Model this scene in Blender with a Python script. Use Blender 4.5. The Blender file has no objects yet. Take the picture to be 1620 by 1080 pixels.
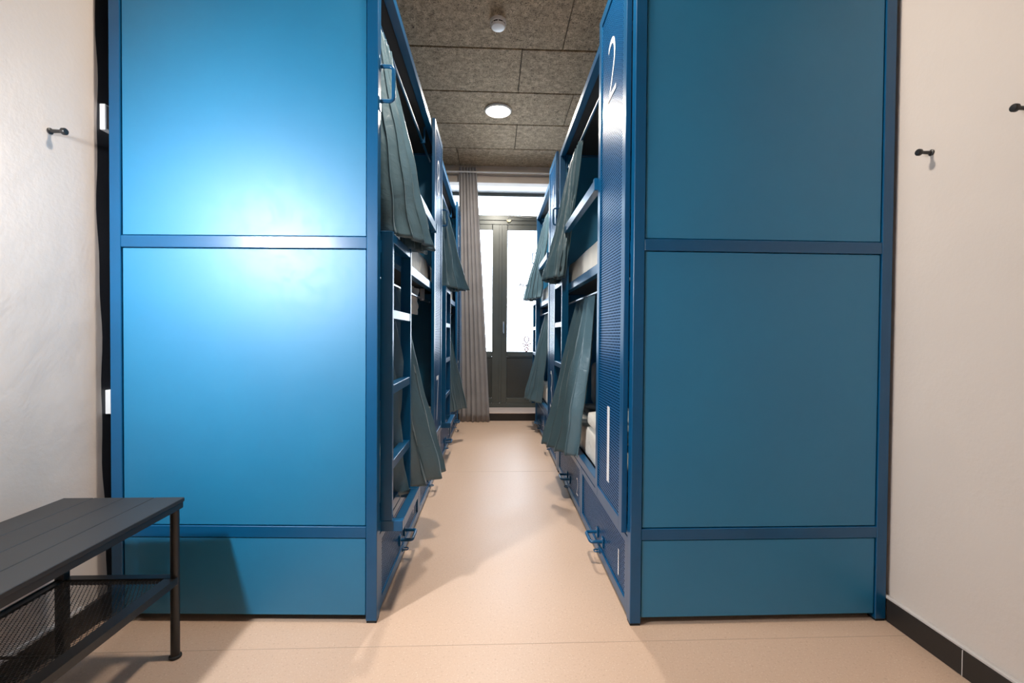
import bpy, bmesh, math, random
from mathutils import Vector, Matrix
random.seed(7)
PI = math.pi
sc = bpy.context.scene
col = sc.collection

# ------------------------------------------------------------------ camera
YAW, PITCH, ROLL, FPX, CAMZ = .0411, .0149, .0072, 705.0, 1.10
fw = Vector((math.sin(YAW)*math.cos(PITCH), math.cos(YAW)*math.cos(PITCH), -math.sin(PITCH)))
rt = Vector((math.cos(YAW), -math.sin(YAW), 0)); up = rt.cross(fw)
r2 = math.cos(ROLL)*rt + math.sin(ROLL)*up; u2 = math.cos(ROLL)*up - math.sin(ROLL)*rt
cd = bpy.data.cameras.new('camera'); cam = bpy.data.objects.new('camera', cd); col.objects.link(cam)
m = Matrix((r2, u2, -fw)).transposed().to_4x4(); m.translation = Vector((0, 0, CAMZ)); cam.matrix_world = m
cd.sensor_width = 36; cd.lens = FPX/1620*36; cd.clip_start = .05; cd.clip_end = 100
sc.camera = cam

# ------------------------------------------------------------------ world, light, exposure
sc.view_settings.view_transform = 'Standard'; sc.view_settings.look = 'None'
sc.view_settings.gamma = 1; sc.view_settings.use_curve_mapping = False
sc.view_settings.exposure = 0.0
w = bpy.data.worlds.new('world'); sc.world = w; w.use_nodes = True
bg = w.node_tree.nodes['Background']; bg.inputs[0].default_value = (.80, .88, 1, 1); bg.inputs[1].default_value = 15.0
LAMP_W = 58; FRONT_W = 48; SIDE_W = 40
try:
    sc.cycles.use_denoising = True
    sc.cycles.max_bounces = 10; sc.cycles.diffuse_bounces = 5; sc.cycles.transparent_max_bounces = 12
    sc.cycles.sample_clamp_indirect = 6
except Exception: pass

def area(name, loc, rot, sx, sy, power, color, shape='RECTANGLE', parent=None, portal=False):
    l = bpy.data.lights.new(name, 'AREA'); l.shape = shape; l.size = sx
    if shape in ('RECTANGLE', 'ELLIPSE'): l.size_y = sy
    l.energy = power; l.color = color
    o = bpy.data.objects.new(name, l); col.objects.link(o); o.location = loc; o.rotation_euler = rot
    if parent: o.parent = parent
    if portal: l.cycles.is_portal = True
    return o
area('door_portal', (.1, 6.3, 1.9), (-PI/2, 0, 0), 2.2, 2.8, 1, (1, 1, 1), portal=True)

# ------------------------------------------------------------------ materials
def new(name):
    m = bpy.data.materials.new(name); m.use_nodes = True
    nt = m.node_tree; b = nt.nodes['Principled BSDF']
    return m, nt, b
def N(nt, t, **k):
    n = nt.nodes.new(t)
    for a, v in k.items(): setattr(n, a, v)
    return n
def L(nt, a, b): nt.links.new(a, b)
def coord(nt, scale=(1, 1, 1)):
    tc = N(nt, 'ShaderNodeTexCoord'); mp = N(nt, 'ShaderNodeMapping'); mp.inputs['Scale'].default_value = scale
    L(nt, tc.outputs['Object'], mp.inputs[0]); return mp.outputs[0]
def noise(nt, vec, scale, detail=3, rough=.5, dist=0):
    n = N(nt, 'ShaderNodeTexNoise'); n.inputs['Scale'].default_value = scale; n.inputs['Detail'].default_value = detail
    n.inputs['Roughness'].default_value = rough; n.inputs['Distortion'].default_value = dist
    L(nt, vec, n.inputs['Vector']); return n.outputs['Fac']
def ramp(nt, fac, stops):
    r = N(nt, 'ShaderNodeValToRGB'); e = r.color_ramp.elements
    while len(e) < len(stops): e.new(.5)
    for i, (p, c) in enumerate(stops):
        e[i].position = p; e[i].color = (*c, 1) if len(c) == 3 else c
    L(nt, fac, r.inputs[0]); return r.outputs[0]
def bump(nt, b, h, strength=.3, dist=.01, prev=None):
    n = N(nt, 'ShaderNodeBump'); n.inputs['Strength'].default_value = strength; n.inputs['Distance'].default_value = dist
    L(nt, h, n.inputs['Height'])
    if prev: L(nt, prev, n.inputs['Normal'])
    L(nt, n.outputs[0], b.inputs['Normal']); return n.outputs[0]
def math_(nt, op, a, b=None, clamp=False):
    n = N(nt, 'ShaderNodeMath', operation=op); n.use_clamp = clamp
    for i, v in enumerate((a, b)):
        if v is None: continue
        if isinstance(v, (int, float)): n.inputs[i].default_value = v
        else: L(nt, v, n.inputs[i])
    return n.outputs[0]
def simple(name, c, rough=.5, metal=0, bs=None, bstr=.1, bd=.002, var=.06, coat=0, spec=None):
    m, nt, b = new(name); v = coord(nt)
    f = noise(nt, v, 6, 4)
    L(nt, ramp(nt, f, [(.3, tuple(x*(1-var) for x in c)), (.7, tuple(min(1, x*(1+var)) for x in c))]), b.inputs['Base Color'])
    b.inputs['Roughness'].default_value = rough; b.inputs['Metallic'].default_value = metal
    if coat: b.inputs['Coat Weight'].default_value = coat; b.inputs['Coat Roughness'].default_value = .15
    if spec is not None: b.inputs['Specular IOR Level'].default_value = spec
    if bs: bump(nt, b, noise(nt, v, bs, 3), bstr, bd)
    return m

M = {}
FRAME = (.0005, .082, .205); SHEET = (.001, .24, .46)
M['frame'] = simple('blue_enamel', FRAME, .30, bs=60, bstr=.03, spec=.6)
M['post'] = M['frame']
def sheet():
    m, nt, b = new('blue_sheet'); v = coord(nt)
    f = noise(nt, v, 3, 4)
    c = ramp(nt, f, [(.3, (.001, .172, .35)), (.7, (.001, .188, .375))])
    b.inputs['Base Color'].default_value = (*SHEET, 1); L(nt, c, b.inputs['Base Color'])
    # scuffs and hand smears alter the gloss only
    n2 = noise(nt, v, 9, 6, .6, 2.5)
    L(nt, ramp(nt, n2, [(.45, (.50,)*3), (.62, (.535,)*3)]), b.inputs['Roughness'])
    b.inputs['Specular IOR Level'].default_value = .9
    bump(nt, b, noise(nt, v, 250, 2), .05, .001)
    return m
M['sheet'] = sheet()
def perforated():
    m, nt, b = new('perforated_blue_steel')
    tc = N(nt, 'ShaderNodeTexCoord'); s = N(nt, 'ShaderNodeSeparateXYZ'); L(nt, tc.outputs['Object'], s.inputs[0])
    row = math_(nt, 'DIVIDE', s.outputs['Z'], .0120); ri = math_(nt, 'FLOOR', row)
    rf = math_(nt, 'SUBTRACT', math_(nt, 'SUBTRACT', row, ri), .5)
    off = math_(nt, 'MULTIPLY', math_(nt, 'MODULO', ri, 2), .5)
    cx = math_(nt, 'ADD', math_(nt, 'DIVIDE', s.outputs['Y'], .0125), off)
    cf = math_(nt, 'SUBTRACT', math_(nt, 'FRACT', cx), .5)
    dx = math_(nt, 'MULTIPLY', cf, 1.04)
    d = math_(nt, 'SQRT', math_(nt, 'ADD', math_(nt, 'MULTIPLY', dx, dx), math_(nt, 'MULTIPLY', rf, rf)))
    hole = math_(nt, 'LESS_THAN', d, .40)
    b.inputs['Base Color'].default_value = (.003, .13, .36, 1); b.inputs['Roughness'].default_value = .33
    dk = N(nt, 'ShaderNodeBsdfDiffuse'); dk.inputs[0].default_value = (.002, .008, .02, 1)
    mx = N(nt, 'ShaderNodeMixShader'); L(nt, hole, mx.inputs[0]); L(nt, b.outputs[0], mx.inputs[1]); L(nt, dk.outputs[0], mx.inputs[2])
    L(nt, mx.outputs[0], nt.nodes['Material Output'].inputs[0])
    return m
M['perf'] = perforated()
def plaster(name, c):
    m, nt, b = new(name); v = coord(nt)
    f = noise(nt, v, 1.4, 5)
    L(nt, ramp(nt, f, [(.3, tuple(x*.94 for x in c)), (.7, c)]), b.inputs['Base Color'])
    b.inputs['Roughness'].default_value = .85; b.inputs['Specular IOR Level'].default_value = .25
    a = bump(nt, b, noise(nt, v, 5, 3, .45, .1), .28, .02)
    bump(nt, b, noise(nt, v, 70, 3, .6), .22, .003, a)
    return m
M['wall'] = plaster('plaster', (.70, .628, .575))
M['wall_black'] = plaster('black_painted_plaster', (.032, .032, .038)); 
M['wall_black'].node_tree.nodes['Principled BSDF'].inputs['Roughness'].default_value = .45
M['beige'] = simple('beige_paint', (.56, .48, .41), .7)
def vinyl():
    m, nt, b = new('speckled_vinyl'); v = coord(nt)
    base = ramp(nt, noise(nt, v, 1.5, 4), [(.3, (.62, .435, .315)), (.7, (.66, .465, .34))])
    sp = noise(nt, v, 190, 2, .6); sp2 = noise(nt, v, 120, 2, .5)
    mx = N(nt, 'ShaderNodeMixRGB'); L(nt, ramp(nt, sp, [(.62, (0,)*3), (.68, (.55,)*3)]), mx.inputs[0]); L(nt, base, mx.inputs[1]); mx.inputs[2].default_value = (.86, .74, .62, 1)
    m2 = N(nt, 'ShaderNodeMixRGB'); L(nt, ramp(nt, sp2, [(.32, (.35,)*3), (.40, (0,)*3)]), m2.inputs[0]); L(nt, mx.outputs[0], m2.inputs[1]); m2.inputs[2].default_value = (.42, .26, .18, 1)
    L(nt, m2.outputs[0], b.inputs['Base Color'])
    L(nt, ramp(nt, noise(nt, v, 3, 4, .6), [(.3, (.38,)*3), (.7, (.46,)*3)]), b.inputs['Roughness'])
    b.inputs['Specular IOR Level'].default_value = .5
    a = bump(nt, b, noise(nt, v, 2.2, 2), .25, .004)
    bump(nt, b, sp, .06, .0005, a)
    return m
M['floor'] = vinyl()
def woodwool():
    m, nt, b = new('wood_wool'); v = coord(nt)
    outs = []
    for i, (sx, sy, s) in enumerate([(1, .25, 70), (.25, 1, 70), (.7, .7, 50), (.4, 1, 85)]):
        mp = N(nt, 'ShaderNodeMapping'); mp.inputs['Scale'].default_value = (sx, sy, 1); mp.inputs['Location'].default_value = (i*3.1, i*7.7, i)
        mp.inputs['Rotation'].default_value = (0, 0, i*.6+.3); L(nt, v, mp.inputs[0])
        f = noise(nt, mp.outputs[0], s, 1, .4, 1.6)
        a = math_(nt, 'ABSOLUTE', math_(nt, 'SUBTRACT', f, .5))
        outs.append(math_(nt, 'SUBTRACT', 1, math_(nt, 'MULTIPLY', a, 11), True))
    mx = outs[0]
    for o in outs[1:]: mx = math_(nt, 'MAXIMUM', mx, o)
    big = noise(nt, v, 22, 3)
    h = math_(nt, 'MULTIPLY', mx, math_(nt, 'ADD', math_(nt, 'MULTIPLY', big, .9), .35))
    L(nt, ramp(nt, h, [(.0, (.06, .040, .024)), (.35, (.23, .165, .102)), (1, (.78, .60, .40))]), b.inputs['Base Color'])
    b.inputs['Roughness'].default_value = .9
    bump(nt, b, h, .7, .004)
    return m
M['woodwool'] = woodwool()
def fabric(name, c, rough=.6, sheen=.3, sc_=900, crease=.25, spec=.4):
    m, nt, b = new(name); v = coord(nt)
    L(nt, ramp(nt, noise(nt, v, 5, 4), [(.3, tuple(x*.9 for x in c)), (.7, tuple(x*1.08 for x in c))]), b.inputs['Base Color'])
    b.inputs['Roughness'].default_value = rough; b.inputs['Sheen Weight'].default_value = sheen; b.inputs['Sheen Roughness'].default_value = .4
    b.inputs['Specular IOR Level'].default_value = spec
    a = bump(nt, b, noise(nt, v, 14, 4, .55, .8), crease, .02)
    bump(nt, b, noise(nt, v, sc_, 1), .1, .0006, a)
    return m
M['curtain'] = fabric('grey_green_satin', (.085, .162, .205), .36, .15, crease=.22, spec=.6)
M['grey_curtain'] = fabric('grey_blackout_cloth', (.31, .295, .295), .75, .2, crease=.1, spec=.2)
M['linen'] = fabric('white_bed_linen', (.84, .81, .74), .9, .2, crease=.5, spec=.1)
M['grey_linen'] = fabric('pale_grey_cotton', (.48, .48, .46), .9, .2, crease=.5, spec=.1)
M['blanket'] = fabric('dark_grey_fleece', (.05, .06, .065), .95, .5, sc_=300, crease=.4, spec=.1)
M['black'] = simple('black_powder_coat', (.018, .017, .017), .38, bs=400, bstr=.1, bd=.0005)
M['black_plank'] = simple('black_bench_board', (.024, .023, .023), .5, bs=30, bstr=.06)
M['skirting'] = simple('dark_brown_skirting', (.022, .018, .016), .5, bs=20, bstr=.15)
M['caulk'] = simple('grey_white_filler', (.60, .57, .55), .8, bs=30, bstr=.3)
M['dark_frame'] = simple('dark_olive_aluminium', (.085, .092, .082), .30, metal=.3, spec=.6)
M['dark_panel'] = simple('dark_door_panel', (.045, .046, .040), .35, spec=.5)
M['white'] = simple('white_plastic', (.80, .80, .80), .4)
M['graphic'] = simple('white_vinyl_numeral', (.88, .90, .92), .5)
M['red_graphic'] = simple('dark_red_vinyl', (.22, .02, .04), .5)
M['grey_graphic'] = simple('grey_vinyl_lettering', (.16, .15, .18), .5)
M['chrome'] = simple('satin_steel', (.62, .63, .65), .28, metal=.95)
M['brass'] = simple('pale_brass', (.66, .56, .34), .35, metal=.7)
M['foot'] = simple('black_rubber', (.012, .012, .012), .7)
M['black_slot'] = simple('dark_vent', (.01, .01, .01), .8)
M['cable'] = simple('cream_cable', (.75, .70, .60), .5)
def emis(name, c, s):
    m, nt, b = new(name); b.inputs['Base Color'].default_value = (.9, .9, .9, 1)
    b.inputs['Emission Color'].default_value = (*c, 1); b.inputs['Emission Strength'].default_value = s
    return m
M['lamp'] = emis('lit_diffuser', (1, .90, .72), 14)
def glass():
    m, nt, b = new('door_glass'); nt.nodes.remove(b)
    t = N(nt, 'ShaderNodeBsdfTransparent'); t.inputs[0].default_value = (.94, .965, .97, 1)
    g = N(nt, 'ShaderNodeBsdfGlossy'); g.inputs['Roughness'].default_value = .03
    f = N(nt, 'ShaderNodeFresnel'); f.inputs[0].default_value = 1.45
    x = N(nt, 'ShaderNodeMixShader'); L(nt, f.outputs[0], x.inputs[0]); L(nt, t.outputs[0], x.inputs[1]); L(nt, g.outputs[0], x.inputs[2])
    L(nt, x.outputs[0], nt.nodes['Material Output'].inputs[0]); return m
M['glass'] = glass()

# ------------------------------------------------------------------ mesh helpers
def box(bm, x0, x1, y0, y1, z0, z1, bev=0, seg=1):
    r = bmesh.ops.create_cube(bm, size=1)
    vs = r['verts']
    for v in vs: v.co = Vector(((x0+x1)/2+v.co.x*(x1-x0), (y0+y1)/2+v.co.y*(y1-y0), (z0+z1)/2+v.co.z*(z1-z0)))
    if bev:
        es = list({e for v in vs for e in v.link_edges})
        r2_ = bmesh.ops.bevel(bm, geom=es, offset=bev, segments=seg, profile=.5, affect='EDGES')
        vs = [v for v in r2_['verts']]
    return vs
def tube(bm, pts, r, n=10, closed=False):
    pts = [Vector(p) for p in pts]; rings = []
    prev = None
    for i, p in enumerate(pts):
        a = pts[i-1] if (i or closed) else p; c = pts[(i+1) % len(pts)] if (i < len(pts)-1 or closed) else p
        t = (c-a).normalized()
        if prev is None: nrm = t.orthogonal().normalized()
        else:
            nrm = (prev - prev.dot(t)*t)
            nrm = nrm.normalized() if nrm.length > 1e-6 else t.orthogonal().normalized()
        prev = nrm; b = t.cross(nrm)
        rr = r[i] if isinstance(r, (list, tuple)) else r
        rings.append([bm.verts.new(p + rr*(math.cos(2*PI*k/n)*nrm + math.sin(2*PI*k/n)*b)) for k in range(n)])
    m_ = len(rings)
    for i in range(m_ if closed else m_-1):
        A, B = rings[i], rings[(i+1) % m_]
        for k in range(n): bm.faces.new((A[k], A[(k+1) % n], B[(k+1) % n], B[k]))
    if not closed:
        bm.faces.new(rings[0][::-1]); bm.faces.new(rings[-1])
def lathe(bm, prof, c=(0, 0, 0), n=40):
    rings = []
    for r, z in prof:
        rings.append([bm.verts.new((c[0]+r*math.cos(2*PI*k/n), c[1]+r*math.sin(2*PI*k/n), c[2]+z)) for k in range(n)])
    for A, B in zip(rings, rings[1:]):
        for k in range(n): bm.faces.new((A[k], A[(k+1) % n], B[(k+1) % n], B[k]))
    bm.faces.new(rings[0][::-1]); bm.faces.new(rings[-1])
def rounded(pts, rad, n=5):
    """polyline with its inner corners rounded"""
    pts = [Vector(p) for p in pts]; out = [pts[0]]
    for i in range(1, len(pts)-1):
        p = pts[i]; a = (pts[i-1]-p); b = (pts[i+1]-p); r = min(rad, a.length*.49, b.length*.49)
        a = p+a.normalized()*r; b = p+b.normalized()*r
        for k in range(n+1):
            t = k/n; out.append((1-t)**2*a + 2*t*(1-t)*p + t*t*b)
    return out + [pts[-1]]
def fin(name, bm, mat, parent=None, smooth=False, kind=None, fix=None):
    if fix:
        for v in bm.verts: fix(v)
    bmesh.ops.recalc_face_normals(bm, faces=bm.faces)
    me = bpy.data.meshes.new(name); bm.to_mesh(me); bm.free()
    me.materials.append(M[mat] if isinstance(mat, str) else mat)
    if smooth:
        me.polygons.foreach_set('use_smooth', [True]*len(me.polygons))
        if smooth != True: me.set_sharp_from_angle(angle=math.radians(smooth))
    o = bpy.data.objects.new(name, me); col.objects.link(o)
    if parent: o.parent = parent
    if kind: o['kind'] = kind
    return o
def bx(name, mat, b, parent=None, bev=0, kind=None, fix=None, seg=1):
    bm = bmesh.new(); box(bm, *b, bev=bev, seg=seg); return fin(name, bm, mat, parent, kind=kind, fix=fix)
def thing(name, label, cat, loc=(0, 0, 0), rz=0, group=None):
    o = bpy.data.objects.new(name, None); col.objects.link(o); o.location = loc; o.rotation_euler = (0, 0, rz)
    o['label'] = label; o['category'] = cat
    if group: o['group'] = group
    return o
def tag(o, label, cat, group=None):
    o['label'] = label; o['category'] = cat
    if group: o['group'] = group
    return o
def tree(root):                                     # copy a thing with its parts and sub-parts
    c = root.copy(); col.objects.link(c)
    for ch in [x for x in col.objects if x.parent == root]:
        d = tree(ch); d.parent = c
    return c
def text_mesh(s, h, width, name, mat, parent, place, off=-.018):
    """flat lettering, height h and total width; place(x, y) -> local point for glyph plane coords"""
    cu = bpy.data.curves.new('glyph', 'FONT'); cu.body = s; cu.size = 1; cu.extrude = 0; cu.offset = off
    t = bpy.data.objects.new('glyph', cu); col.objects.link(t); dg = bpy.context.evaluated_depsgraph_get()
    me = bpy.data.meshes.new_from_object(t.evaluated_get(dg)); bpy.data.objects.remove(t); bpy.data.curves.remove(cu)
    xs = [v.co.x for v in me.vertices]; ys = [v.co.y for v in me.vertices]
    x0, x1, y0, y1 = min(xs), max(xs), min(ys), max(ys)
    bm = bmesh.new(); bm.from_mesh(me); bpy.data.meshes.remove(me)
    for v in bm.verts:
        v.co = Vector(place((v.co.x-x0)/(x1-x0)*width-width/2, (v.co.y-y0)/(y1-y0)*h))
    return fin(name, bm, mat, parent)

# ------------------------------------------------------------------ room shell
XL, XR = -.437, .522            # corridor-side faces of the left and right bunks
YL0, YR0 = 1.697, 1.653         # their near ends
LEN, GAP, DEP = 1.932, .008, 1.006
CH = 3.236; WLX, WRX = -1.50, 1.545; YB = 5.70; YF = -2.0; YD = 6.10

fl = bx('floor', 'floor', (WLX-.05, WRX+.05, YF-.05, YB, -.06, 0), kind='structure')
for i, y in enumerate((1.569, 3.57)):
    o = bx('floor_seam', simple('vinyl_weld', (.50, .36, .27), .5), (WLX, WRX, y-.0012, y+.0012, 0, .0005), fl)
# left plaster wall, its bunk side painted black with a wavy edge
def wavy(z): return 1.768 + .012*math.sin(z*1.3+2) + .005*math.sin(z*7) - .012*(z-1.1)*.3 + .003*math.sin(z*19)
def wallgrid(name, x, ys, zs, mat, out, edge=None):
    bm = bmesh.new(); G = []
    for z in zs:
        row = []
        for j, y in enumerate(ys):
            yy = wavy(z) if (edge == j) else y
            row.append(bm.verts.new((x, yy, z)))
        G.append(row)
    for a, b in zip(G, G[1:]):
        for j in range(len(ys)-1): bm.faces.new((a[j], a[j+1], b[j+1], b[j]))
    r = bmesh.ops.extrude_face_region(bm, geom=bm.faces[:])
    for g in r['geom']:
        if isinstance(g, bmesh.types.BMVert): g.co.x += out
    return fin(name, bm, mat, kind='structure')
zs = [CH*i/60 for i in range(61)]
wl = wallgrid('wall_left', WLX, [YF, 1.768], zs, 'wall', -.12, edge=1)
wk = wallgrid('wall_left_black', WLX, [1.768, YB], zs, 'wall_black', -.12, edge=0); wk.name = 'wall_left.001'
wr = bx('wall_right', 'wall', (WRX, WRX+.12, YF, YB, 0, CH), kind='structure')
bx('wall_front', 'wall', (WLX-.12, WRX+.12, YF-.12, YF, 0, CH), kind='structure')
# back wall with the door recess
OX0, OX1, OZ1 = -.80, .98, 3.03
wb = bx('wall_back', 'beige', (WLX-.12, OX0, YB, YB+.45, 0, CH), kind='structure')
bx('wall_back', 'beige', (OX1, WRX+.12, YB, YB+.45, 0, CH), kind='structure')
bx('wall_back', 'beige', (OX0, OX1, YB, YB+.12, OZ1, CH), kind='structure')
bx('trim_1', simple('soffit_white', (.82, .80, .78), .6), (OX0, OX1, YB+.12, YB+.45, OZ1, OZ1+.06), kind='structure')
bm = bmesh.new(); box(bm, WLX, WRX, YB-.022, YB, 3.128, 3.142, .003); box(bm, WLX, WRX, YB-.012, YB, 3.142, CH)
fin('trim_2', bm, 'beige', kind='structure')
# ledge in front of the door
bx('trim_3', 'skirting', (OX0, OX1, YB-.015, YB+.03, 0, .092), bev=.003, kind='structure')
bx('trim_4', simple('pale_step', (.62, .50, .44), .45), (OX0, OX1, YB-.02, YD+.1, .092, .105), bev=.004, kind='structure')

# skirtings
def skirt(name, x, s):
    o = bx(name, 'skirting', (min(x, x+s*.016), max(x, x+s*.016), YF, YR0 if s < 0 else YB, 0, .088), kind='structure', bev=.002)
    bm = bmesh.new(); box(bm, min(x, x+s*.017), max(x, x+s*.017), YF, YR0+.02, .088, .1, .003); 
    fin('filler_bead', bm, 'caulk', o)
    return o
skr = skirt('baseboard_right', WRX, -1)
skl = skirt('baseboard_left', WLX, 1)
for y in (1.371, .45):
    bx('joint', 'caulk', (WRX-.0175, WRX-.0155, y-.0012, y+.0012, .002, .087), skr)
bx('joint', 'caulk', (WLX+.0155, WLX+.0175, .899, .901, .002, .087), skl)

# ceiling: backing, wood wool panels (each its own), dark joints between
cl = bx('ceiling', simple('ceiling_shadow_gap', (.012, .011, .010), .9), (WLX-.12, WRX+.12, YF-.12, YB+.12, CH+.022, CH+.10), kind='structure')
row_y = [3.362+.6*k for k in range(-9, 4)]
joints = {3.362: .20, 3.962: .697, 4.562: .225, 5.162: -.44}
pk = 0
for k, y0 in enumerate(row_y):
    y1 = min(y0+.6, YB)
    if y0 < YF-.6: continue
    j = joints.get(round(y0, 3), .25 + .6*(k % 2) - (.95 if y0 > 2.7 else 0))
    xs = [WLX] + [q for q in (j-2.4, j, j+1.2) if WLX+.05 < q < WRX-.05] + [WRX]
    for a, b in zip(xs, xs[1:]):
        dz = random.uniform(-.0012, .0012)
        o = bx('ceiling_panel', 'woodwool', (a+.003, b-.003, max(YF, y0)+.008, y1-.008, CH+dz, CH+.0215), cl, bev=.003)

# ------------------------------------------------------------------ glazed door in the recess
def zd(y_px_z): return y_px_z
dr = bx('door_1', 'dark_frame', (OX0, OX0+.07, YD, YD+.07, .105, OZ1), kind='structure', bev=.004)
bx('door_frame', 'dark_frame', (OX1-.07, OX1, YD, YD+.07, .105, OZ1), dr, bev=.004)
bx('door_frame', 'dark_frame', (OX0+.07, OX1-.07, YD, YD+.07, 2.985, OZ1), dr, bev=.004)
bm = bmesh.new(); box(bm, OX0+.07, OX1-.07, YD, YD+.07, 2.60, 2.73, .006); box(bm, OX0+.07, OX1-.07, YD-.012, YD, 2.655, 2.725, .005)
fin('transom_bar', bm, 'dark_frame', dr)
bx('sill', 'dark_frame', (OX0+.07, OX1-.07, YD-.01, YD+.07, .105, .165), dr, bev=.004)
bx('pane', 'glass', (OX0+.07, OX1-.07, YD+.033, YD+.037, 2.73, 2.985), dr)
SEAM = .088
def leaf(x0, x1, gx0, gx1):
    o = bx('door_leaf', 'dark_frame', (x0, gx0, YD-.012, YD+.045, .165, 2.60), dr, bev=.005)
    bx('stile', 'dark_frame', (gx1, x1, YD-.012, YD+.045, .165, 2.60), o, bev=.005)
    bx('rail', 'dark_frame', (gx0, gx1, YD-.010, YD+.045, 2.525, 2.60), o, bev=.005)
    bm = bmesh.new(); box(bm, gx0, gx1, YD-.010, YD+.045, .80, .872, .005); box(bm, gx0, gx1, YD+.0, YD+.02, .786, .80, .002)
    fin('rail', bm, 'dark_frame', o)
    bx('rail', 'dark_frame', (gx0, gx1, YD-.010, YD+.045, .165, .235), o, bev=.005)
    bx('panel', 'dark_panel', (gx0, gx1, YD+.012, YD+.035, .235, .80), o, bev=.002)
    bx('pane', 'glass', (gx0, gx1, YD+.018, YD+.022, .872, 2.525), o)
    return o
lf = leaf(OX0+.072, SEAM-.002, OX0+.15, -.025)
rf = leaf(SEAM+.002, OX1-.072, .182, OX1-.15)
bm = bmesh.new(); box(bm, SEAM-.022, SEAM+.018, YD-.02, YD-.012, .17, 2.595, .003); fin('astragal', bm, 'dark_frame', lf)
bm = bmesh.new()
box(bm, .122, .142, YD-.018, YD-.012, 1.14, 1.28, .002); tube(bm, rounded([(.132, YD-.015, 1.255), (.132, YD-.05, 1.255), (.134, YD-.05, 1.12)], .012), .0075, 8)
fin('handle', bm, 'chrome', rf, smooth=40)
# red sign and tiny lettering stuck on the right pane
bm = bmesh.new(); ex, ez, ey = .452, .873, YD+.016
def P3(px, py): return (ex+(px-492)*.000315, ey, ez+(955-py)*.000345)
loop = []
for k in range(24):
    a = 2*PI*k/24; r = 1
    x = 492+105*math.sin(a)*(1 if math.cos(a) > -.2 else (1+math.cos(a)+.2)*.9+.05); y = 490-140*math.cos(a)
    loop.append(P3(x, y))
tube(bm, loop, .0082, 6, True)
tube(bm, [P3(492+72*math.cos(2*PI*k/20), 870+72*math.sin(2*PI*k/20)) for k in range(20)], .0082, 6, True)
tube(bm, [P3(250, 620), P3(400, 665), P3(492, 708), P3(670, 772)], .0082, 6)
tube(bm, [P3(740, 620), P3(590, 665), P3(492, 708), P3(320, 775)], .0082, 6)
for v in bm.verts: v.co.y = ey + (v.co.y-ey)*.12
fin('door_emblem', bm, 'red_graphic', rf)
text_mesh('Ann', .05, .14, 'door_lettering', 'grey_graphic', rf, lambda x, y: (.40+x, YD+.0165, 1.76+y), off=.045)
# brass contact and cable on the transom
bm = bmesh.new(); box(bm, .165, .225, YD-.030, YD-.012, 2.645, 2.662, .002); box(bm, .175, .215, YD-.034, YD-.012, 2.63, 2.642, .002)
ct = tag(fin('door_contact', bm, 'brass'), 'small brass contact clip at the middle of the dark door transom', 'contact')
cb = bmesh.new()
pts = [(.183, YD-.02, 2.664), (.186, YD-.02, 2.69), (.20, YD-.018, 2.71)] + [(.22+.04*k, YD-.018, 2.705+.006*math.sin(k*.9)) for k in range(17)]
tube(cb, pts, .0055, 6); tag(fin('cable', cb, 'cable', smooth=True), 'thin cream cable running along the dark transom above the door', 'cable')

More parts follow.
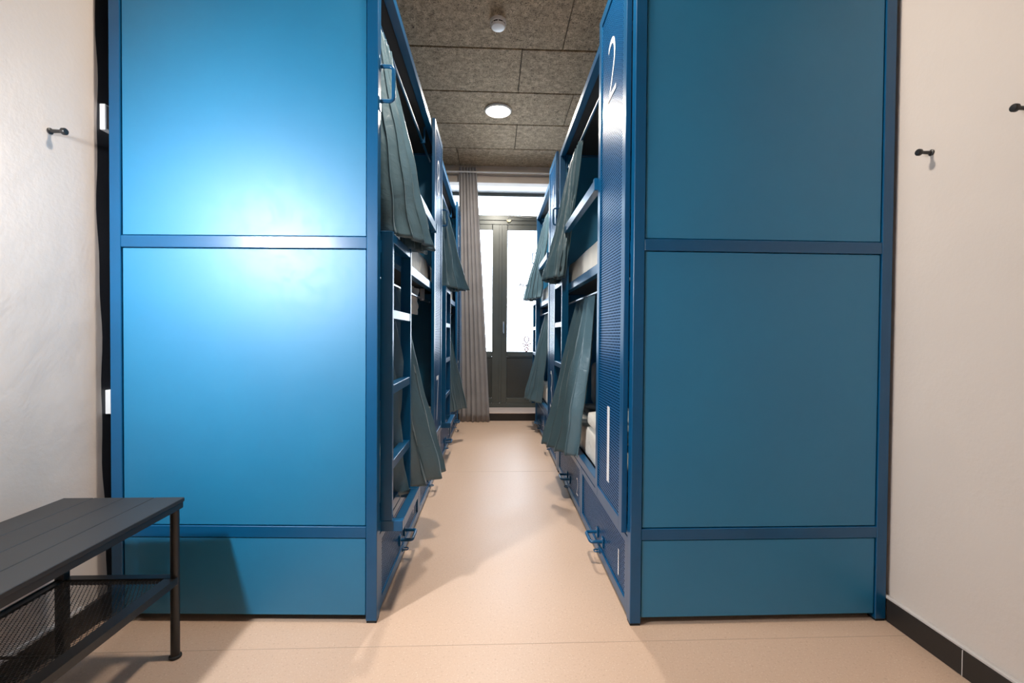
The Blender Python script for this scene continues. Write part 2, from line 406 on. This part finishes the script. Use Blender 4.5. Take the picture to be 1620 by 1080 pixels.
# ------------------------------------------------------------------ folded cloth
def cloth(name, mat, top, bot, nf, amp_t, amp_b, h, ns=None, ease=1.0, sag=.0, thick=.002, hem=.012, seed=1, loc=None, parent=None, ph=0, mid=None):
    """curtain between a top path and a bottom path (lists of world points); nf folds"""
    rnd = random.Random(seed)
    ns = ns or nf*12; nt_ = 46
    def path(pp, s):
        pp = [Vector(p) for p in pp]; ls = [(b-a).length for a, b in zip(pp, pp[1:])]; t = s*sum(ls)
        for a, b, l in zip(pp, pp[1:], ls):
            if t <= l+1e-9: return a.lerp(b, t/l), (b-a).normalized()
            t -= l
        return pp[-1], (pp[-1]-pp[-2]).normalized()
    jit = [rnd.uniform(-.35, .35) for _ in range(nf*2+2)]; am = [rnd.uniform(.65, 1.2) for _ in range(nf*2+2)]
    bm = bmesh.new(); G = []
    for i in range(nt_+1):
        t = i/nt_; te = t**ease; row = []
        for j in range(ns+1):
            s = j/ns
            a, ta = path(top, s); b, tb = path(bot, s)
            p = a.lerp(b, te)
            if mid: p += Vector(mid)*math.sin(PI*te)*(1)
            tg = (ta.lerp(tb, te)).normalized(); nrm = Vector((-tg.y, tg.x, 0)).normalized()
            u_ = s*nf*2; k = int(u_); e_ = u_-k; e_ = e_*e_*(3-2*e_); k2 = min(k+1, nf*2+1); q = am[k]*(1-e_)+am[k2]*e_; jk = jit[k]*(1-e_)+jit[k2]*e_
            phs = 2*PI*nf*s + ph + .6*math.sin(3*t+jk*3)*t + jk*1.2
            am_ = (amp_t*(1-te)+amp_b*te)*q
            wv = math.sin(phs)
            p = p + nrm*am_*wv + tg*am_*.45*math.sin(2*phs)
            p.z += .004*math.sin(phs*1.0+1)*t + sag*math.sin(PI*s)*te
            p += nrm*(.005*math.sin(9*t+5*s+seed) + .004*math.sin(23*t+17*s+seed*2)*t)
            row.append(bm.verts.new(p))
        G.append(row)
    for a, b in zip(G, G[1:]):
        for j in range(ns): bm.faces.new((a[j], a[j+1], b[j+1], b[j]))
    # thickness + a doubled hem
    bm.normal_update()
    me = bpy.data.meshes.new(name); bm.to_mesh(me); bm.free(); me.materials.append(M[mat])
    me.polygons.foreach_set('use_smooth', [True]*len(me.polygons))
    o = bpy.data.objects.new(name, me); col.objects.link(o)
    sm = o.modifiers.new('thickness', 'SOLIDIFY'); sm.thickness = thick; sm.offset = 0
    # stitched hem band: the last rows are slightly thicker cloth
    vg = o.vertex_groups.new(name='hem'); vg.add(list(range((nt_-1)*(ns+1), (nt_+1)*(ns+1))), 1, 'ADD')
    allv = o.vertex_groups.new(name='cloth'); allv.add(list(range((nt_-1)*(ns+1))), .45, 'ADD'); allv.add(list(range((nt_-1)*(ns+1), (nt_+1)*(ns+1))), 1, 'ADD')
    sm.vertex_group = 'cloth'; sm.thickness = thick*2.2
    return o

# ------------------------------------------------------------------ bunk bed (local: x = outward, y = along from ladder end, z up)
P = .042
def bunk(name, label, loc, rz, nums, dnums, skew_end=None, group='blue steel bunk beds'):
    root = thing(name, label, 'bunk bed', loc, rz, group)
    def fix(v):
        if skew_end == 0 and v.co.y < .3: v.co.y += .04*(-v.co.x)*(1 - v.co.y/.3 if v.co.y > .05 else 1)
    H = 2.565
    for y0 in (0, LEN-P):
        for x0 in (-P, -DEP):
            b = bx('post', 'frame', (x0, x0+P, y0, y0+P, .008, H), root, bev=.002, fix=fix)
            bx('foot', 'foot', (x0+.002, x0+P-.002, y0+.002, y0+P-.002, 0, .009), b, fix=fix)
    # ends: rails and sheets
    for e, y0 in enumerate((0, LEN-P)):
        for z0, z1 in ((.325, .368), (1.420, 1.464), (H-P, H)):
            bx('end_rail', 'frame', (-DEP+P, -P, y0+.001, y0+P-.001, z0, z1), root, bev=.0015, fix=fix)
        for z0, z1 in ((.028, .325), (.368, 1.420), (1.464, H-P)):
            ys = (y0+.006, y0+.018) if e == 0 else (y0+P-.018, y0+P-.006)
            yk = ys[1] if e == 0 else ys[0]-.004
            bx('end_sheet', 'sheet', (-DEP+P+.0035, -P-.0035, ys[0], ys[1], z0+(.0035 if z0 > .1 else 0), z1-.0035), root, bev=.001, fix=fix)
            # dark inner fillet behind the gap around the sheet
            bm = bmesh.new(); box(bm, -DEP+P, -P, yk, yk+.004, z0+(.0 if z0 > .1 else .01), z1)
            fin('backing_sheet', bm, 'sheet', root, fix=fix)
    # side rails
    for x0, x1 in ((-P, 0), (-DEP, -DEP+P)):
        for z0, z1 in ((.325, .368), (1.415, 1.464), (H-P, H)):
            bx('side_rail', 'frame', (x0+.001, x1-.001, P, LEN-P, z0, z1), root, bev=.0015, fix=fix)
    bx('roof_board', simple_roof, (-DEP+P, -P, P, LEN-P, H-.03, H-.012), root)
    for z in (.33, 1.425):
        bx('bed_board', simple_board, (-DEP+P, -P, P+(.07 if skew_end == 0 else 0), LEN-P, z, z+.02), root)
    bx('back_sheet', 'sheet', (-DEP+.012, -DEP+.02, P, LEN-P, .37, H-P), root)
    # perforated screen beside the head end
    s0, s1, t0, t1 = 1.435, 1.885, .335, 2.60
    bw = .045
    bm = bmesh.new()
    box(bm, .001, .022, s0, s0+bw, t0, t1, .0015); box(bm, .001, .022, s1-bw, s1, t0, t1, .0015)
    box(bm, .0012, .0218, s0+bw, s1-bw, t0, t0+bw, .001); box(bm, .0012, .0218, s0+bw, s1-bw, t1-bw, t1, .001)
    sf = fin('privacy_screen', bm, 'frame', root)
    bx('perforated_sheet', 'perf', (.014, .017, s0+bw-.004, s1-bw+.004, t0+bw-.004, t1-bw+.004), sf)
    yc = (s0+s1)/2
    sg = 1 if rz == 0 else 1   # read from the corridor
    def glyph(s, h, wd, z, y, par, x=.0185, nm='number'):
        text_mesh(s, h, wd, nm, 'graphic', par, lambda a, b: (x, y+a, z+b))
    glyph(nums[0], .33, .04 if nums[0] == '1' else .13, .46, yc, sf)
    glyph(nums[1], .26, .13, 2.13, yc, sf)
    # drawers with frames, sheets, handle, hasp, number
    for k, (d0, d1) in enumerate(((.046, .962), (.970, LEN-.046))):
        bm = bmesh.new()
        for a in ((d0, d0+.035), (d1-.035, d1)): box(bm, -.022, -.002, a[0], a[1], .018, .318, .001)
        box(bm, -.0215, -.0025, d0+.035, d1-.035, .018, .058, .001); box(bm, -.0215, -.0025, d0+.035, d1-.035, .288, .318, .001)
        box(bm, -.55, -.022, d0+.01, d1-.01, .03, .045)
        for a in ((d0+.01, d0+.02), (d1-.02, d1-.01)): box(bm, -.55, -.022, a[0], a[1], .045, .25)
        dw = fin('drawer', bm, 'frame', root)
        bx('perforated_sheet', 'perf', (-.012, -.009, d0+.032, d1-.032, .055, .292), dw)
        hy = (d0+d1)/2; hw = .055
        bm = bmesh.new(); tube(bm, rounded([(-.004, hy-hw, .112), (.052, hy-hw, .112), (.052, hy+hw, .112), (-.004, hy+hw, .112)], .018), .008, 10)
        box(bm, -.009, -.001, hy-hw-.014, hy-hw+.014, .085, .135, .002); box(bm, -.009, -.001, hy+hw-.014, hy+hw+.014, .085, .135, .002)
        fin('handle', bm, 'frame', dw, smooth=40)
        bm = bmesh.new(); box(bm, -.002, .001, hy-.02, hy+.02, .035, .05, .001)
        tube(bm, rounded([(0, hy-.012, .043), (.022, hy-.012, .043), (.022, hy+.012, .043), (0, hy+.012, .043)], .008, 4), .003, 6)
        fin('hasp', bm, 'frame', dw, smooth=40)
        ny = d1-.14
        glyph(dnums[k], .11, .014 if dnums[k] == '1' else .055, .095, ny, dw, x=-.0075)
    # ladder: two stiles, rungs, projecting bottom step frame
    l0, l1 = .058, .455
    bx('ladder_stile', 'frame', (-.004, .043, l0, l0+.022, .368, 1.50), root, bev=.0015)
    bm = bmesh.new(); box(bm, -.004, .043, l1-.022, l1, .368, 1.815, .0015); fin('ladder_stile', bm, 'frame', root)
    for z in (.562, .862, 1.160, 1.46):
        bx('ladder_rung', 'frame', (.001, .041, l0+.022, l1-.022, z, z+.036), root, bev=.0015)
    bm = bmesh.new()
    box(bm, -.004, .085, l0, l0+.03, .325, .3675, .002); box(bm, .001, .085, l1-.03, l1, .325, .3675, .002)
    box(bm, .050, .0848, l0+.03, l1-.03, .3255, .3675, .002)
    fin('ladder_step', bm, 'frame', root)
    # guard rail, turning down into the ladder stile
    bm = bmesh.new()
    prof = [(l1-.022, 1.79), (l1-.022, 1.825), (l1+.005, 1.857), (s0+.0, 1.857), (s0+.0, 1.808), (l1+.022, 1.808), (l1+.0, 1.79)]
    A = [bm.verts.new((.002, y, z)) for y, z in prof]; B = [bm.verts.new((.036, y, z)) for y, z in prof]
    n_ = len(prof)
    for i in range(n_): bm.faces.new((A[i], A[(i+1) % n_], B[(i+1) % n_], B[i]))
    bm.faces.new(A[::-1]); bm.faces.new(B)
    for v in bm.verts:
        if v.co.y > s0-.001: v.co.y = s0-.0005
    fin('guard_rail', bm, 'frame', root)
    bx('rail_bracket', 'frame', (-.002, .04, s0-.03, s0-.0002, 1.803, 1.862), root, bev=.002)
    # grab handle on the ladder-end post
    hx = .0
    bm = bmesh.new(); tube(bm, rounded([(-.002, .024, 2.112), (.052, .024, 2.112), (.052, .024, 1.982), (-.002, .024, 1.982)], .018), .0075, 12)
    box(bm, -.001, .003, .012, .036, 2.098, 2.15, .001); box(bm, -.001, .003, .012, .036, 1.945, 1.996, .001)
    fin('grab_handle', bm, 'frame', root, smooth=40)
    # curtain rods
    for z, nm in ((2.43, 'frame'), (1.345, 'chrome')):
        bm = bmesh.new(); tube(bm, [(-.065, P, z), (-.065, s0+.35, z)], .008, 10)
        for y in (P+.01, s0-.02): box(bm, -.075, -.044, y, y+.012, z-.012, z+.012)
        if z < 2:
            for y in (P+.01, s0-.02): box(bm, -.075, -.044, y+.001, y+.011, z+.01, 1.416)
        else:
            for y in (P+.01, s0-.02): box(bm, -.055, -.044, y+.001, y+.011, z+.01, 2.525)
        fin('curtain_rod', bm, nm, root, smooth=40)
    return root
simple_backing = simple('seam_shadow_liner', (.002, .012, .03), .6)
simple_roof = simple('dark_roof_board', (.020, .020, .022), .7)
simple_board = simple('bed_board', (.03, .035, .04), .7)

beds = []
specs = [
 ('near left', (XL, YL0, 0), 0, ('7', '8'), ('7', '8'), 'blue steel bunk bed nearest on the left, brightly lit end wall behind the black bench'),
 ('far left', (XL, YL0+LEN+GAP, 0), 0, ('5', '6'), ('5', '6'), 'blue steel bunk bed at the left rear, beside the grey floor-length curtain'),
 ('near right', (XR, YR0+LEN, 0), PI, ('1', '2'), ('2', '1'), 'blue steel bunk bed nearest on the right, dim end wall against the plain right wall'),
 ('far right', (XR, YR0+2*LEN+GAP, 0), PI, ('3', '4'), ('4', '3'), 'blue steel bunk bed at the right rear, in front of the glazed door'),
]
for i, (w_, loc, rz, nums, dn, lab) in enumerate(specs):
    beds.append(bunk('bunk_bed', lab, loc, rz, nums, dn, skew_end=0 if i == 0 else None))
def W(i, x, y, z):
    """bunk-local to world"""
    _, loc, rz, *_r = specs[i]
    return (loc[0]+x, loc[1]+y, z) if rz == 0 else (loc[0]-x, loc[1]-y, z)

# ------------------------------------------------------------------ bedding
def cushion(bm, x0, x1, y0, y1, z0, z1, nx=14, ny=20, nz=5, rnd=.35, puff=0, seed=0):
    """soft box: rounded, slightly puffed"""
    R = random.Random(seed); cx, cy, cz = (x0+x1)/2, (y0+y1)/2, (z0+z1)/2; hx, hy, hz = (x1-x0)/2, (y1-y0)/2, (z1-z0)/2
    r = min(hx, hy, hz)*rnd*2*.5
    bmesh.ops.create_cube(bm, size=2)
    bmesh.ops.subdivide_edges(bm, edges=bm.edges[:], cuts=9, use_grid_fill=True)
    for v in bm.verts:
        p = Vector((v.co.x*hx, v.co.y*hy, v.co.z*hz))
        q = Vector((max(-hx+r, min(hx-r, p.x)), max(-hy+r, min(hy-r, p.y)), max(-hz+r, min(hz-r, p.z))))
        d = p-q
        if d.length > 1e-6: p = q+d.normalized()*r
        if puff:
            e = (1-abs(v.co.x)**2.5)*(1-abs(v.co.y)**2.5)
            p.z *= (1-puff)+puff*max(0, e)
        p += Vector((math.sin(9*p.y+seed)*.003, math.sin(11*p.x+seed*2)*.003, (math.sin(13*p.y+7*p.x+seed)*.003 if v.co.z > 0 else 0)))
        v.co = p+Vector((cx, cy, cz))
where = ['nearest left bunk', 'left bunk beside the grey drape', 'nearest right bunk', 'right bunk beside the glazed door']
def bedding(kind, i, lvl, b, mat, lab, cat, **k):
    bm = bmesh.new(); cushion(bm, *b, seed=i*5+lvl*3+len(kind), **k)
    o = fin(kind, bm, mat, smooth=True); _, loc, rz, *_r = specs[i]; o.location = loc; o.rotation_euler = (0, 0, rz)
    o.location.z = 0
    return tag(o, lab, cat, {'mattress': 'white mattresses on the bunks', 'pillow': 'pillows on the bunks', 'folded_blanket': 'dark grey folded blankets', 'folded_duvet': 'white folded duvets'}[kind])
for i in range(4):
    for lvl, z in ((0, .351), (1, 1.446)):
        st = ('lower', 'upper')[lvl]
        bedding('mattress', i, lvl, (-.955, -.047, .115 if i == 0 else .048, LEN-.05, z, z+.195), 'linen', f'white sheeted mattress on the {st} berth of the {where[i]}', 'mattress', rnd=.35)
    bedding('folded_duvet', i, 0, (-.80, -.05, .87, 1.45, .552, .642), 'linen', f'thick folded white duvet on the lower berth of the {where[i]}', 'duvet', rnd=.8)
    bedding('folded_blanket', i, 0, (-.85, -.12, .30, .82, .552, .602), 'blanket', f'dark grey folded blanket on the lower berth of the {where[i]}', 'blanket', rnd=.8)
    o = bedding('pillow', i, 0, (-.80, -.25, .055 + (.07 if i == 0 else 0), .16 + (.07 if i == 0 else 0), .553, .90), 'grey_linen', f'pale grey pillow propped upright on the lower berth, {where[i]}', 'pillow', rnd=.95)
    bedding('pillow', i, 1, (-.80, -.20, 1.40, 1.80, 1.643, 1.77), 'linen', f'white pillow lying on the upper berth, {where[i]}', 'pillow', rnd=.9, puff=.4)

# ------------------------------------------------------------------ bunk curtains
zt, zb = 2.42, 1.335
def C(i, pts, z): return [W(i, x, y, z) for x, y in pts]
UP_B = [(-.03, .066), (.02, .085), (.09, .19), (.145, .34), (.12, .46), (.07, .54), (.045, .47), (.04, .34)]
ul = ['grey-green satin curtain on the upper berth nearest on the left, gathered beside the grab handle',
      'grey-green curtain on the upper berth of the rear left bunk, overlapping the long grey drape',
      'grey-green curtain on the upper berth of the near right bunk, hanging over its guard rail',
      'grey-green curtain on the rear right upper berth, hem before the white door glass']
for i in range(4):
    top = C(i, [(-.065, .085 if i < 2 else .12), (-.065, .44 if i < 2 else .58)], zt)
    bb = UP_B
    if i == 1: bb = [(-.012, .072), (.04, .10), (.11, .20), (.195, .44), (.13, .54), (.07, .58), (.045, .47), (.04, .34)]
    if i == 3: bb = [(.0, .30), (.06, .26), (.12, .30), (.185, .42), (.10, .60), (.02, .72)]; top = C(i, [(-.065, .30), (-.065, .70)], zt)
    o = cloth('bunk_curtain', 'curtain', top, C(i, bb, 1.50), 8, .016, .028, 0, seed=11+i, ease=.85, ph=i)
    tag(o, ul[i], 'curtain', 'grey-green bunk curtains')
ll = ['grey-green curtain on the lower berth nearest on the left, trailing past the ladder foot',
      'grey-green curtain on the rear left lower berth, its tip against the grey drape',
      'large grey-green curtain on the lower berth of the near right bunk, flaring over the aisle',
      'grey-green curtain on the lower berth of the rear right bunk, before the dark door panel']
LB = {0: ([(-.065, .20), (-.065, .66)], [(.0, .36), (.02, .44), (.10, .58), (.135, .64), (.165, .81)], .35),
      1: ([(-.065, .50), (-.065, .80)], [(.02, .70), (.06, .80), (.12, .90), (.18, .97)], .35),
      2: ([(-.065, .50), (-.065, 1.02)], [(.012, .93), (.05, .90), (.10, .80), (.13, .72), (.18, .56)], .365),
      3: ([(-.065, .55), (-.065, .90)], [(.03, .74), (.08, .60), (.12, .42), (.17, .28)], .36)}
for i in range(4):
    tp, bt, zz = LB[i]
    tp = C(i, tp, zb); bt = C(i, bt, zz)
    if i >= 2: tp = tp[::-1]
    o = cloth('bunk_curtain', 'curtain', tp, bt, 4, .018, .032, 0, seed=31+i, ease=.85, ph=i*1.3+.8)
    tag(o, ll[i], 'curtain', 'grey-green bunk curtains')

for i, lab in ((0, 'pale sheet corner hanging under the upper berth of the nearest left bunk'), (1, 'pale sheet corner hanging under the upper berth of the rear left bunk')):
    o = cloth('hanging_sheet', 'linen', C(i, [(-.088, 1.10), (-.088, 1.42)], 1.41), C(i, [(-.092, 1.18), (-.088, 1.36)], 1.235), 2, .010, .012, 0, seed=50+i)
    tag(o, lab, 'sheet', 'sheet corners under the left bunks')

# ------------------------------------------------------------------ long grey curtain by the door, its rod
o = cloth('door_curtain', 'grey_curtain', [(-.45, 5.62, 3.19), (-.23, 5.62, 3.19)], [(-.43, 5.62, .004), (-.25, 5.615, .004), (-.045, 5.61, .004)], 6, .024, .030, 0, seed=5, ease=1.6, thick=.002)
tag(o, 'floor-length grey drape bunched beside the glazed door', 'curtain')
bm = bmesh.new(); tube(bm, [(WLX+.02, 5.60, 3.125), (WRX-.02, 5.60, 3.125)], .010, 10)
for x in (-1.2, -.75, .9, 1.3): box(bm, x-.006, x+.006, 5.60, YB-.012, 3.115, 3.135)
tag(fin('curtain_rail', bm, 'white', smooth=40), 'slim pale curtain rail just under the ceiling at the far wall', 'curtain rail')

# ------------------------------------------------------------------ ceiling lamps and smoke detector
def lamp(x, y, lab, watts, tint):
    t = thing('ceiling_lamp', lab, 'lamp', (x, y, CH), 0, 'round ceiling lamps')
    bm = bmesh.new(); lathe(bm, [(.122, -.0015), (.128, -.004), (.128, -.012), (.120, -.020), (.114, -.020), (.113, -.014)], n=48); fin('housing', bm, 'white', t, smooth=40)
    bm = bmesh.new(); lathe(bm, [(.1125, -.012), (.110, -.022), (.08, -.0265), (.03, -.028), (.005, -.0285)], n=48); fin('diffuser', bm, 'lamp', t, smooth=True)
    area('lamp_light', (0, 0, -.033), (0, 0, 0), .21, .21, watts, tint, 'DISK', t)
    return t
lamp(.028, 4.27, 'round lit ceiling lamp glowing over the middle of the aisle', LAMP_W, (1, .93, .84))
lamp(.028, 1.60, 'round lit ceiling lamp over the entrance end of the room, above the camera', FRONT_W, (1, .89, .77))
t = thing('smoke_detector', 'white round smoke detector on the wood-wool ceiling near the camera', 'smoke detector', (.016, 3.065, CH))
bm = bmesh.new(); lathe(bm, [(.054, -.001), (.054, -.020), (.050, -.024)]); fin('base', bm, 'white', t, smooth=40)
bm = bmesh.new(); lathe(bm, [(.046, -.024), (.046, -.034)]); fin('vent_ring', bm, 'black_slot', t, smooth=40)
for k in range(8):
    a = 2*PI*k/8; bm = bmesh.new(); box(bm, .044, .0505, -.004, .004, -.034, -.024); bmesh.ops.rotate(bm, verts=bm.verts[:], cent=(0, 0, 0), matrix=Matrix.Rotation(a, 3, 'Z')); fin('rib', bm, 'white', t)
bm = bmesh.new(); lathe(bm, [(.050, -.034), (.051, -.038), (.044, -.050), (.022, -.054), (.004, -.0545)]); fin('cap', bm, 'white', t, smooth=40)

# wall lamp beside the entrance, behind the camera's left shoulder
t = thing('wall_lamp', 'round lit wall lamp on the left wall beside the entrance', 'lamp', (WLX, .66, 1.64), 0)
bm = bmesh.new(); box(bm, 0, .03, -.07, .07, -.07, .07, .01); fin('mount', bm, 'white', t)
bm = bmesh.new(); bmesh.ops.create_uvsphere(bm, u_segments=24, v_segments=14, radius=.09)
for v in bm.verts: v.co.x = v.co.x*.6+.085
gl = fin('globe', bm, 'lamp', t, smooth=True); gl.data.materials[0] = emis('lit_cool_globe', (.86, .93, 1), 3)
l = area('wall_lamp_light', (.145, .03, 0), (0, -PI/2, 0), .13, .13, SIDE_W, (.93, .965, 1), 'DISK', t)
l.data.spread = math.radians(145)
l.rotation_euler = (Vector((-.60, 1.75, 1.15))-Vector((WLX+.145, .69, 1.64))).to_track_quat('-Z', 'Y').to_euler()

# ------------------------------------------------------------------ wall hooks
def hook(x, y, z, s, lab):
    t = thing('coat_hook', lab, 'hook', (x, y, z), 0, 'black coat pegs')
    bm = bmesh.new(); n = 20
    prof = [(.0105, 0), (.0105, .004), (.0062, .006), (.0058, .036), (.009, .040), (.0115, .043), (.0115, .051), (.0095, .054), (.002, .055)]
    lathe(bm, prof, n=n); bmesh.ops.rotate(bm, verts=bm.verts[:], cent=(0, 0, 0), matrix=Matrix.Rotation(s*PI/2, 3, 'Y'))
    fin('peg', bm, 'black', t, smooth=40)
    return t
hook(WLX, 1.575, 1.775, 1, 'black coat peg on the left plaster wall above the bench')
hook(WRX, 1.525, 1.755, -1, 'black coat peg on the right wall, the one nearer the bunk')
hook(WRX, 1.235, 1.765, -1, 'black coat peg on the right wall, cut by the right picture edge')

# ------------------------------------------------------------------ sockets on the black strip
def socket(y0, z0, z1, lab, cat, nm):
    t = thing(nm, lab, cat, (WLX, y0, z0), 0)
    h = z1-z0
    bx('plate', 'white', (0, .021, 0, .09, 0, h), t, bev=.002)
    bx('insert', simple('grey_insert', (.10, .10, .11), .4), (.021, .0225, .006, .084, .006, h-.006), t, bev=.0005)
    bx('slot', 'black_slot', (.0225, .0235, .030, .06, h*.25, h*.75), t)
    bx('lever', 'white', (.0225, .027, .022, .027, h*.2, h*.8), t, bev=.0005)
    return t
socket(1.765, 1.868, 1.966, 'pale light switch on the black wall strip, high beside the left bunk', 'switch', 'light_switch')
socket(1.782, .782, .876, 'small white socket low on the black wall strip beside the left bunk', 'socket', 'wall_socket')

# ------------------------------------------------------------------ bench
bt = thing('bench', 'black metal bench with slatted top and mesh shelf, against the left wall', 'bench', (0, 0, 0))
BX0, BX1, BY0, BY1, BH = -1.452, -1.052, .38, 1.562, .537
pw = (BX1-BX0)/4
for k in range(4):
    bx('plank', 'black_plank', (BX0+pw*k+.0012, BX0+pw*(k+1)-.0012, BY0, BY1, BH-.014, BH), bt, bev=.0015)
bm = bmesh.new()
for a, b in ((BX0+.004, BX0+.024), (BX1-.024, BX1-.004)): box(bm, a, b, BY0+.004, BY1-.004, BH-.034, BH-.0145)
for a, b in ((BY0+.005, BY0+.025), (BY1-.025, BY1-.005)): box(bm, BX0+.024, BX1-.024, a, b, BH-.0338, BH-.0147)
fin('top_frame', bm, 'black', bt)
for x in (BX0+.016, BX1-.018):
    for y in (BY0+.02, BY1-.024):
        bm = bmesh.new()
        if x > -1.2: tube(bm, [(x, y, .008), (x, y, BH-.034)], .0135, 16)
        else: box(bm, x-.013, x+.017, y-.015, y+.011, .008, BH-.034, .002)
        lg = fin('leg', bm, 'black', bt, smooth=40)
        bm = bmesh.new(); lathe(bm, [(.016, 0), (.0185, .002), (.0185, .008), (.014, .0105)], (x+(0 if x > -1.2 else .002), y, 0), 20); fin('foot', bm, 'foot', lg, smooth=40)
SZ = .275
bm = bmesh.new()
for a, b in ((BX0+.014, BX0+.034), (BX1-.046, BX1-.006)): box(bm, a, b, BY0+.034, BY1-.03, SZ-.004, SZ+.0)
for a, b in ((BX0+.010, BX0+.014), (BX1-.006, BX1-.002)): box(bm, a, b, BY0+.034, BY1-.034, SZ-.02, SZ+.004)
for a, b in ((BY0+.008, BY0+.034), (BY1-.034, BY1-.008)): box(bm, BX0+.03, BX1-.03, a, b, SZ-.018, SZ+.001)
fin('shelf_frame', bm, 'black', bt)
bm = bmesh.new(); x0, x1, y0, y1 = BX0+.03, BX1-.03, BY0+.03, BY1-.03
pit = .019; sl = .62            # diamond mesh: two families of slanting strands
for fam in (1, -1):
    wdt = (x1-x0)/sl; k = y0-wdt
    while k < y1+wdt:
        ya, yb_ = (k, k+wdt) if fam == 1 else (k+wdt, k); xa, xb = x0, x1
        # clip to the shelf
        def cl_(ya, yb, xa, xb):
            t0, t1 = 0, 1
            for lo, sgn in ((y0, 1), (y1, -1)):
                fa, fb = (ya-lo)*sgn, (yb-lo)*sgn
                if fa < 0 and fb < 0: return None
                if fa < 0: t0 = max(t0, fa/(fa-fb))
                if fb < 0: t1 = min(t1, fa/(fa-fb))
            return (t0, t1) if t1 > t0 else None
        c_ = cl_(ya, yb_, xa, xb)
        if c_:
            t0, t1 = c_; hw = .0009
            pa = Vector((xa+(xb-xa)*t0, ya+(yb_-ya)*t0, SZ-.006+.0008*fam)); pb = Vector((xa+(xb-xa)*t1, ya+(yb_-ya)*t1, SZ-.006+.0008*fam))
            d = (pb-pa).normalized(); nn = Vector((-d.y, d.x, 0))*hw
            vs = [bm.verts.new(q) for q in (pa-nn, pa+nn, pb+nn, pb-nn)]; vt = [bm.verts.new(v.co+Vector((0, 0, .0009))) for v in vs]
            bm.faces.new(vs[::-1]); bm.faces.new(vt)
            for i in range(4): bm.faces.new((vs[i], vs[(i+1) % 4], vt[(i+1) % 4], vt[i]))
        k += pit
ms = fin('wire_mesh', bm, 'black', bt); ms['kind'] = 'stuff'
bm = bmesh.new()
for y in (.78, 1.18): tube(bm, [(x0, y, SZ-.011), (x1, y, SZ-.011)], .004, 8)
fin('mesh_support', bm, 'black', bt)
